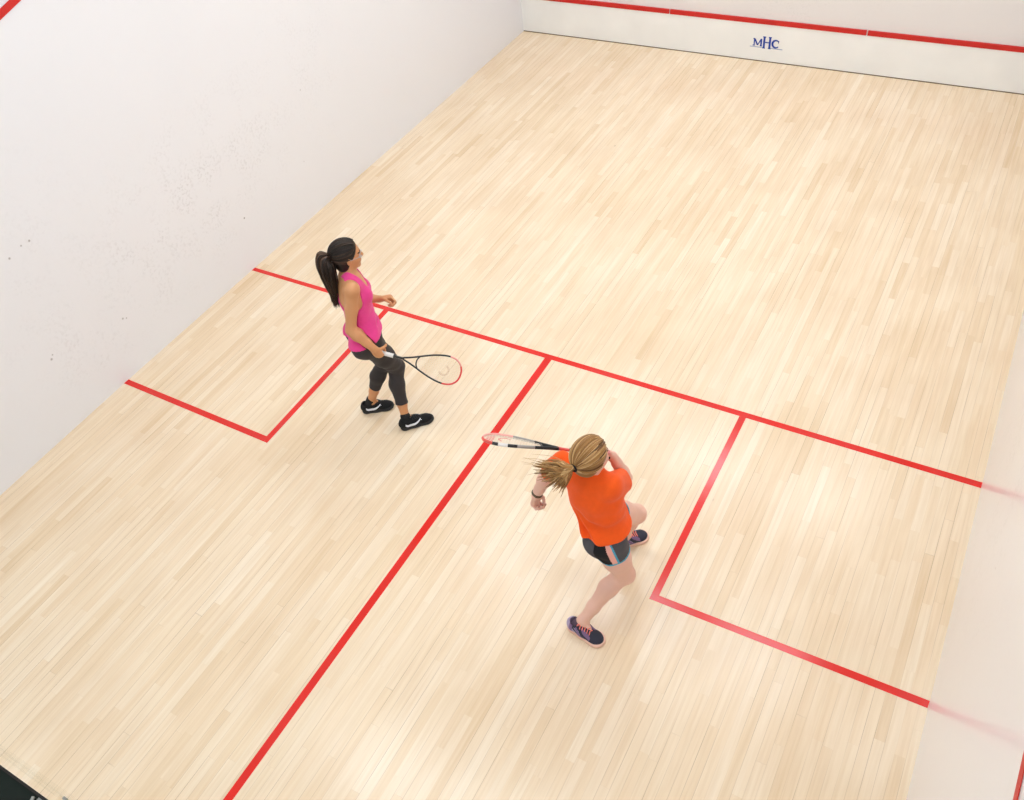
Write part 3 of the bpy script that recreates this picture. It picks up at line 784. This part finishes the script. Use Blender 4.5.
    for a, hl, to in ((aR, (2.512, -6.607), (2.684, -6.414)), (aL, (2.128, -6.575), (2.318, -6.428))):
        fd = unit(V(to[0]-hl[0], to[1]-hl[1], 0)); h0 = V(hl[0], hl[1], 0)
        Gs = Grid(a-.09, a+.09, .003); S = Gs.new()
        cone(S, Gs, a+V(0, 0, .012), h0+fd*.058+V(0, 0, .05), .037, .036, .02)
        sdf_obj('sock', S, Gs, mat('black_sock', (24, 24, 25), .9), body, base, 1)
    # hair
    hm = hair_mat('dark_brown_hair', (14, 10, 7), (36, 24, 16), (92, 62, 40))
    rad = V(.100, .079, .092); hcen = hdc+hf.T@V(-.014, 0, .028)
    Gh = Grid(hdc-.2, hdc+.2, .0035); Fh = Gh.new(); ell(Fh, Gh, hcen, rad, hf, 0)
    ell(Fh, Gh, hdc+hf.T@V(-.032, 0, -.052), (.058, .070, .066), hf, .03)
    Xh, Yh, Zh = Gh.coords((slice(None),)*3)
    q = [(Xh-hdc[0])*hf[i][0]+(Yh-hdc[1])*hf[i][1]+(Zh-hdc[2])*hf[i][2] for i in range(3)]
    cutp = None       # in front of the hairline
    face = np.maximum(q[0]-(.028+.55*(q[2]-.0)).clip(.012, .075), -1)
    Fh = np.maximum(Fh, face.astype(np.float32)); Fh = np.maximum(Fh, (-.100-q[2]-.2*q[0]).astype(np.float32))
    cap = sdf_obj('hair', Fh, Gh, hm, body, base, 2)
    at = cap.data.attributes.new('lock', 'FLOAT', 'POINT'); at.data.foreach_set('value', [.25]*len(cap.data.vertices))
    node = V(-.088, 0, -.008)
    def hl_(r):
        t = r.random()
        if t < .55:
            a = r.uniform(-1, 1)*1.25; return (.075*math.cos(a)+.004, .08*math.sin(a), .075-.055*abs(a)/1.25)
        a = r.choice((-1, 1)); u = r.random()
        return (.02-.075*u, a*.075*(1-.3*u*u), -.015-.075*u)
    loc = hf.T
    ls = skull_strands(hcen, hf, node, rad, hl_, 260, 3, (.0040, .0034), .001)
    strands('hair_locks', ls, hm, cap, base)
    # ponytail
    nodew = hcen+hf.T@V(-.101, 0, -.012)
    bk = -hf[0]; side = hf[1]
    rr = random.Random(5); lines = []
    for i in range(230):
        a = rr.uniform(0, 2*math.pi); q_ = math.sqrt(rr.random()); oy, oz = math.cos(a)*q_, math.sin(a)*q_
        wd = lambda t: .014+.040*math.sin(math.pi*min(1, t*1.15+.08))**.8*(1-.35*t)
        ctrl = [nodew-hf[0]*-.012, nodew+bk*.028+V(0, 0, .006), nodew+bk*.040-side*.014+V(0, 0, -.030), nodew+bk*.044-side*.030+V(0, 0, -.11), nodew+bk*.045-side*.038+V(0, 0, -.19), nodew+bk*.046-side*.048+V(0, 0, -.26), nodew+bk*.046-side*.052+V(0, 0, -.255-.11*rr.random())]
        pts = []; K = len(ctrl); jt = rr.uniform(-.004, .004)
        for j, c_ in enumerate(ctrl):
            t = j/(K-1); w_ = wd(t)*(1 if j else .6)
            nrm = unit(V(0, 0, 1)*max(0, 1-t*3)+bk*min(1, t*3)+1e-6)
            pts.append(c_+side*oy*w_*1.5+nrm*oz*w_*1.1+V(jt, jt, 0)*j*.6)
        lines.append((catmull(pts, 4), .0050, .0012, min(1, max(0, rr.gauss(.55+.3*oz, .2)))))
    strands('ponytail', lines, hm, cap, base)
    b = MB(); b.tube([nodew+bk*.012+(side*math.cos(t)+V(0, 0, 1)*math.sin(t))*.0185-V(base)+V(0, 0, .002) for t in np.linspace(0, 2*math.pi, 20)[:-1]], .0055, 8, closed=True); b.build('hair_tie', wht, cap, smooth=True)
    # clear protective eyewear with a white strap
    b = MB(); cl = mat('eyewear_grey', (170, 172, 178), .3)
    for s in (-1, 1):
        ring = [hdc+hf.T@V(.098-.016*abs(math.cos(t)+.9*s*0)-.012*(math.cos(t)*s > 0)*abs(math.cos(t)), s*.032+.027*math.cos(t), .004+.020*math.sin(t))-base for t in np.linspace(0, 2*math.pi, 18)[:-1]]
        b.tube(ring, .0015, 6, closed=True)
        b.tube([hdc+hf.T@V(*p)-base for p in ((.085, s*.060, .008), (.055, s*.077, .010), (.0, s*.083, .006))], .0018, 6)
    b.tube([hdc+hf.T@V(*p)-base for p in ((.100, -.008, .006), (.104, 0, .009), (.100, .008, .006))], .0022, 6)
    gg = b.build('safety_glasses', cl, body, smooth=True); gg['label'] = 'clear grey rimmed safety glasses'
    b = MB(); b.tube([nodew+hf.T@V(*p)-base for p in ((.012, -.034, -.006), (.002, -.026, -.028), (.010, -.020, -.052), (.028, -.024, -.078), (.040, -.030, -.094))], .0032, 6, up=(0, 0, 1)); b.build('strap', wht, gg, smooth=True)
    # racket
    blackf = mat('racket_black', (28, 27, 28), .35); redf = mat('racket_red', (224, 66, 62), .35); pinkf = mat('racket_pale_red', (232, 150, 140), .35)
    camd = unit(V(5.84, -9.8, 4.75)-(butt+rd*.5))
    racket(butt, rd, camd+.10*np.cross(rd, camd), dict(frame=blackf, shaft=blackf, grip=mat('white_grip', (226, 222, 218), .7), band=blackf, string=mat('strings_cream', (236, 222, 200), .5), logo=mat('stencil_tan', (222, 190, 158), .6),
        segs=[(0, .30, 'frame', blackf, 'black side of the frame'), (.30, .42, 'frame', pinkf, 'pale red part of the frame'), (.42, .72, 'head_bumper', redf, 'red tip of the frame'), (.72, 1, 'frame', blackf, 'black side of the frame')]),
        'black and red squash racket held low by the woman in the pink top', 1)

# ================================================================== PERSON 2 (orange shirt)
def person_b():
    up = V(0, 0, 1); base = V(4.55, -7.2, 0)
    a = math.radians(29); f = V(math.cos(a), math.sin(a), 0); l = V(-f[1], f[0], 0)
    hc = V(4.576, -7.300, .827)
    nk = V(4.490, -7.318, 1.262)
    hR = hc-l*.088; hL = hc+l*.088
    kR = V(4.680, -7.310, .440); aR = V(4.500, -7.515, .105)
    kL = V(4.592, -6.945, .515); aL = V(4.470, -6.858, .10)
    tl = unit(nk-hc); pf = frame(f, tl)
    ca = math.radians(82); cfd = V(math.cos(ca), math.sin(ca), .05); cf = frame(cfd, tl)
    ch = hc+(nk-hc)*.64
    sR = nk-cf[1]*-.0+unit(V(1, .02, 0))*.150-V(0, 0, .035); sL = nk-unit(V(1, .02, 0))*.150-V(0, 0, .060)
    sR = nk+V(.130, -.008, -.030); sL = nk+V(-.158, .028, -.026)
    eR = V(4.602, -7.100, 1.04); eL = V(4.192, -7.235, 1.02)
    hdc = V(4.508, -7.308, 1.398)
    ha = math.radians(73); hf = frame(V(math.cos(ha), math.sin(ha), -.06), V(-.02, .0, 1))
    tip = V(3.902, -7.376, 1.345); Hc = V(4.455, -7.178, 1.258); rd = unit(tip-Hc); butt = tip-rd*.685; Hc = butt+rd*.09
    wR0 = V(4.528, -7.125, 1.275)
    wR = V(4.548, -7.132, 1.232); d_ = unit(Hc-wR+V(0, 0, .01)); s_ = unit(V(0, 0, 1)-d_*d_[2]); n_ = np.cross(s_, d_)
    wL = V(4.128, -7.282, .850)
    G = Grid((4.0, -7.72, -.01), (4.95, -6.62, 1.62), .0042)
    T_ = G.new(); torso(T_, G, hc, ch, nk, pf, cf, hL, hR, sL, sR, bust=.05, sc=.94)
    LR = G.new(); leg(LR, G, hR, kR, aR, -V(.93, -.15, 0), 1.06)
    LL = G.new(); leg(LL, G, hL, kL, aL, -V(.85, .5, 0), 1.06)
    B = smin(smin(T_, LR, .03), LL, .03)
    AR = G.new(); arm(AR, G, sR, eR, wR, (.046, .040, .035, .038, .025)); AL = G.new(); arm(AL, G, sL, eL, wL, (.048, .042, .038, .041, .027))
    B = smin(smin(B, AR, .02), AL, .02)
    neck(B, G, nk, hdc, hf, .050); Hd = G.new(); head(Hd, G, hdc, hf); B = smin(B, Hd, .02)
    FR = ((4.398, -7.530), (4.650, -7.567)); FL = ((4.415, -6.900), (4.588, -6.732))
    for an, (hl, to) in ((aR, FR), (aL, FL)):
        fd = unit(V(to[0]-hl[0], to[1]-hl[1], 0)); h0 = V(hl[0], hl[1], 0)
        cone(B, G, an, h0+fd*.055+V(0, 0, .045), .030, .026, .02); cone(B, G, an-V(0, 0, .01), h0+fd*.18+V(0, 0, .035), .028, .018, .02)
    hand(B, G, wR, d_, s_, n_, [(62, 82, 45)]*4, [(.5, .75, .45, .034, .0115), (.25, .75, .75, .026, .010), (0, .5, .9, .02, .009)])
    dl = unit(V(-.22, -.02, -.97)); sl = unit(V(.15, .95, -.0)); sl = unit(sl-dl*(sl@dl)); nl = -np.cross(sl, dl)
    hand(B, G, wL, dl, sl, nl, [(55, 78, 40), (60, 82, 42), (64, 84, 42), (66, 84, 42)], [(.7, .4, .6, .030, .0115), (.8, -.3, .6, .024, .010), (.6, -.6, .3, .018, .009)])
    sm = skin_mats('b', (232, 184, 164), (205, 120, 112), (70, 90, 110), (120, 90, 60))
    fp = face_paint(hdc, hf)
    body = sdf_obj('person', B, G, sm, None, base, 2, lambda P: fp(P, np.zeros(len(P), dtype=np.int32)))
    tag(body, 'woman with a blonde ponytail in an orange T-shirt and grey shorts, mid-lunge swinging a racket', 'person')
    X, Y, Z = G.coords((slice(None),)*3)
    # shorts
    legs = []
    for Lg, h_, k_ in ((LR, hR, kR), (LL, hL, kL)):
        Lg = smin(Lg, T_, .03); d0 = unit(k_-h_); q = h_+(k_-h_)*.28
        legs.append(np.maximum(Lg, (X-q[0])*d0[0]+(Y-q[1])*d0[1]+(Z-q[2])*d0[2]))
    under = smin(smin(LR, T_, .03), smin(LL, T_, .03), 0)-.0125
    Fs = np.minimum(*legs)-.011-(.0015*np.sin(Z*70+X*60)).astype(np.float32)
    Fs = np.maximum(Fs, Z-.98)
    dark = mat('shorts_charcoal', (82, 80, 84), .8, .2, bump=.2, bscale=400); blk = mat('shorts_black', (34, 33, 36), .8, .2); cor = mat('shorts_coral_panel', (238, 170, 156), .8); cy = mat('shorts_blue_piping', (70, 160, 190), .7)
    def sp(P):
        idx = np.zeros(len(P), dtype=np.int32)
        for h_, k_, side in ((hR, kR, -1), (hL, kL, 1)):
            d0 = unit(k_-h_); t = (P-h_)@d0; L_ = np.linalg.norm(k_-h_)
            lat = unit(l*side-d0*((l*side)@d0)); fw = np.cross(lat, d0)
            if fw@f < 0: fw = -fw
            q = P-h_-np.outer(t, d0); ang = np.degrees(np.arctan2(q@fw, q@lat)); rad_ = np.linalg.norm(q, axis=1)
            near = (rad_ < .125) & ((P-hc)@(l*side) > -.01)
            slant = 26*np.clip(t/(L_*.5), -1, 1)
            # seen from the front edge to the back edge: charcoal, blue, coral, black
            c0 = 6
            idx[near & (ang < c0+8) & (ang >= c0-10)] = 2
            idx[near & (((ang < c0+14) & (ang >= c0+8)))] = 3
            idx[near & (ang < c0-10) & (ang > c0-50)] = 1
            idx[near & (t > L_*.28-.010)] = 3
        return idx
    sdf_obj('shorts', Fs, G, [dark, blk, cor, cy], body, base, 2, sp)
    # T-shirt with sleeves
    St = T_.copy()
    Sl = G.new()
    for sh, el, q in ((sR, eR, .62), (sL, eL, .66)):
        m = sh+(el-sh)*q; cone(Sl, G, sh, m, .068, .069, .02)
        d0 = unit(el-sh); Sl_ = (X-m[0])*d0[0]+(Y-m[1])*d0[1]+(Z-m[2])*d0[2]
        near = ((X-m[0])**2+(Y-m[1])**2+(Z-m[2])**2) < .15**2
        Sl = np.where(near, np.maximum(Sl, Sl_), Sl).astype(np.float32)
    for h in (hL, hR): ell(St, G, V(h)-pf[0]*.05+V(0, 0, .02), V(.086, .084, .095), pf, .04)
    # loose cloth: fuller around the waist
    wst = hc*.5+ch*.5
    cone(St, G, nk-V(0, 0, .03), nk+V(0, 0, .028)+cf[0]*.012, .062, .056, .03)
    cone(St, G, hc+V(0, 0, .0), ch, .100, .100, .05, (pf[1]+cf[1]), 1.24)
    u = (X-hc[0])*.9+(Y-hc[1])*.3; v = (Y-hc[1])*.9-(X-hc[0])*.3
    wr = .013*np.sin(Z*60+u*30-v*10+1.5*np.sin(u*22+Z*9))*np.clip((1.10-Z)/.15, 0, 1)*np.clip((Z-.70)/.05, 0, 1)+.0035*np.sin(Z*24-u*52+v*20)
    SoT = smin(St-.012, Sl, .03)
    under = np.where(Z < 1.02, under, .5).astype(np.float32)
    So = smin((SoT-wr).astype(np.float32), under-.006, .012)
    top = np.maximum(So, -(So+.0105))
    hemz = .922+.10*v
    top = np.maximum(top, (hemz-Z).astype(np.float32))
    cut = G.new(); cone(cut, G, nk+V(0, 0, .095)+cf[0]*.035, nk+V(0, 0, .25)+cf[0]*.05, .068, .075, 0)
    top = np.maximum(top, -cut)
    # open ends of sleeves
    for sh, el, q in ((sR, eR, .62), (sL, eL, .66)):
        pass
    sdf_obj('t_shirt', top, G, mat('orange_jersey', (249, 92, 24), .8, .2, bump=.3, bscale=350, sheen=.1), body, base, 2)
    # shoes
    navy = mat('shoe_navy', (38, 38, 54), .7, bump=.4, bscale=500); purple = mat('shoe_purple', (122, 92, 130), .6); violet = mat('shoe_grey_violet', (168, 150, 178), .6)
    solm = mat('shoe_sole_peach', (236, 190, 170), .6); coral = mat('laces_coral', (244, 128, 112), .7)
    def pt(P, heel, fd, ld, k):
        q = P-heel; x = (q@fd)/k; y = q@ld; z = q[:, 2]; idx = np.zeros(len(P), dtype=np.int32)
        s = np.sin(x*110+z*140)
        idx[(x < .13) & (z < .075) & (s > -.4)] = 2
        idx[(x < .055)] = 2; idx[(x >= .04) & (x < .062) & (z > .03)] = 1
        idx[(x > .085) & (x < .19) & (np.abs(y) > .018) & (s > .1)] = 1
        idx[(x > .225)] = 0
        return idx
    for hl, to in (FR, FL): shoe(body, base, hl, to, [navy, purple, violet], solm, 'shoe', None, coral, pt, w=1.03)
    for an, (hl, to) in ((aR, FR), (aL, FL)):
        fd = unit(V(to[0]-hl[0], to[1]-hl[1], 0)); h0 = V(hl[0], hl[1], 0)
        Gs = Grid(an-.09, an+.09, .003); S = Gs.new(); cone(S, Gs, an-V(0, 0, .008), h0+fd*.060+V(0, 0, .05), .035, .035, .02)
        sdf_obj('sock', S, Gs, mat('sock_dark', (90, 70, 84), .9), body, base, 1)
    # bracelet on the left wrist
    b = MB(); fd = unit(wL-eL); p0 = wL-fd*.012-base; u1 = unit(np.cross(fd, V(0, 1, 0))); u2 = np.cross(fd, u1)
    for j, rr_ in enumerate((.0305, .0300)):
        b.tube([p0-fd*.009*j+(u1*math.cos(t)+u2*math.sin(t))*rr_ for t in np.linspace(0, 2*math.pi, 24)[:-1]], .0030, 6, closed=True)
    b.build('bracelet', mat('bracelet_brown', (92, 78, 52), .5), body, smooth=True)
    # hair
    hm = hair_mat('dark_blonde_hair', (98, 62, 30), (172, 124, 68), (226, 188, 132))
    rad = V(.104, .084, .096); hcen = hdc+hf.T@V(-.014, 0, .030)
    Gh = Grid(hdc-.2, hdc+.2, .0035); Fh = Gh.new(); ell(Fh, Gh, hcen, rad, hf, 0)
    ell(Fh, Gh, hdc+hf.T@V(-.045, 0, -.035), (.055, .064, .055), hf, .03)
    Xh, Yh, Zh = Gh.coords((slice(None),)*3)
    q = [(Xh-hdc[0])*hf[i][0]+(Yh-hdc[1])*hf[i][1]+(Zh-hdc[2])*hf[i][2] for i in range(3)]
    face = q[0]-(.030+.55*q[2]).clip(.012, .078)
    Fh = np.maximum(Fh, face.astype(np.float32)); Fh = np.maximum(Fh, (-.075-q[2]-.2*q[0]).astype(np.float32))
    cap = sdf_obj('hair', Fh, Gh, hm, body, base, 2)
    at = cap.data.attributes.new('lock', 'FLOAT', 'POINT'); at.data.foreach_set('value', [.3]*len(cap.data.vertices))
    node = V(-.085, .0, -.01)
    def hl_(r):
        t = r.random()
        if t < .6:
            a_ = r.uniform(-1, 1)*1.25; return (.078*math.cos(a_)+.004, .082*math.sin(a_), .075-.055*abs(a_)/1.25)
        a_ = r.choice((-1, 1)); u_2 = r.random()
        return (.02-.075*u_2, a_*.078*(1-.3*u_2*u_2), -.015-.075*u_2)
    strands('hair_locks', skull_strands(hcen, hf, node, rad, hl_, 280, 11, (.0042, .0034), .001), hm, cap, base)
    nodew = hcen+hf.T@V(-.106, 0, -.012)
    # ponytail flung out towards the left
    rr = random.Random(9); lines = []
    flg = unit(V(-.93, -.16, .0))
    for i in range(230):
        a_ = rr.uniform(0, 2*math.pi); q_ = math.sqrt(rr.random()); oy, oz = math.cos(a_)*q_, math.sin(a_)*q_
        g_ = rr.random(); Lh = rr.uniform(.15, .235)*(1-.42*g_)
        dirv = unit(flg*(1-.72*g_)+V(.05, -.30, -.62)*g_)     # upper locks fly out, lower locks fall over the shoulder blade
        droop = V(0, -.01, -1)*rr.uniform(.005, .05); ph = rr.uniform(0, 6)
        pts = []
        for j in range(8):
            t = j/7; w_ = .015+.040*min(1, t*2.6)*(1-.35*t)
            p = nodew-hf[0]*.020*math.sin(math.pi*min(1, t*2))+dirv*Lh*t+droop*t*t+V(.1, .95, 0)*oy*w_*.7+V(.3, 0, 1)*oz*w_*.95
            p = p+V(.2, -.5, .9)*(.022*math.sin(4.8*t+1.2+.5*g_)+.010*math.sin(8*t+ph))*t
            pts.append(p)
        lines.append((catmull(pts, 4), .0054, .0009, min(1, max(0, rr.gauss(.48+.25*oz, .24)))))
    for i in range(6):   # flyaway hairs
        dv = unit(flg+V(rr.uniform(-.2, .2), rr.uniform(-.4, .4), rr.uniform(-.5, .4))); pts = [nodew+dv*.27*t+V(0, 0, -.03*t*t+.02*math.sin(4*t+i)) for t in np.linspace(0, 1, 7)]
        lines.append((catmull(pts, 3), .0016, .0006, .7))
    strands('ponytail', lines, hm, cap, base)
    b = MB(); ax = hf[0]
    b.tube([nodew-ax*.006+(hf[1]*math.cos(t)+hf[2]*math.sin(t))*.0185-base for t in np.linspace(0, 2*math.pi, 20)[:-1]], .0052, 8, closed=True); b.build('hair_tie', mat('black_elastic', (18, 16, 16), .8), cap, smooth=True)
    # racket
    blackf = mat('racket_black_gloss', (30, 28, 30), .35); redf = mat('racket_coral_red', (226, 84, 74), .35); pinkf = mat('racket_pink', (240, 168, 156), .35); grey = mat('racket_grey', (160, 150, 142), .35); whit = mat('racket_white', (235, 228, 222), .35)
    mid = butt+rd*.5; camd = unit(V(5.84, -9.8, 4.75)-mid)
    side = np.cross(rd, camd)
    segs = [(0, .14, 'frame', blackf, None), (.14, .21, 'frame', grey, 'grey part of the frame'), (.21, .25, 'frame', blackf, None), (.25, .30, 'frame', whit, 'white part of the frame'), (.30, .34, 'frame', blackf, None),
            (.34, .48, 'head_bumper', redf, 'coral red tip of the frame'), (.48, .60, 'head_bumper', pinkf, 'pink tip of the frame'), (.60, .76, 'frame', pinkf, 'pink part of the frame'), (.76, .86, 'frame', grey, 'grey part of the frame'), (.86, 1, 'frame', blackf, None)]
    racket(butt, rd, side+camd*.27, dict(frame=blackf, shaft=redf, grip=blackf, band=blackf, string=mat('strings_pale', (240, 226, 208), .5), logo=mat('stencil_red', (206, 70, 60), .6), segs=segs),
           'black and coral squash racket swung back over the left shoulder of the woman in orange', 2)

person_a()
person_b()
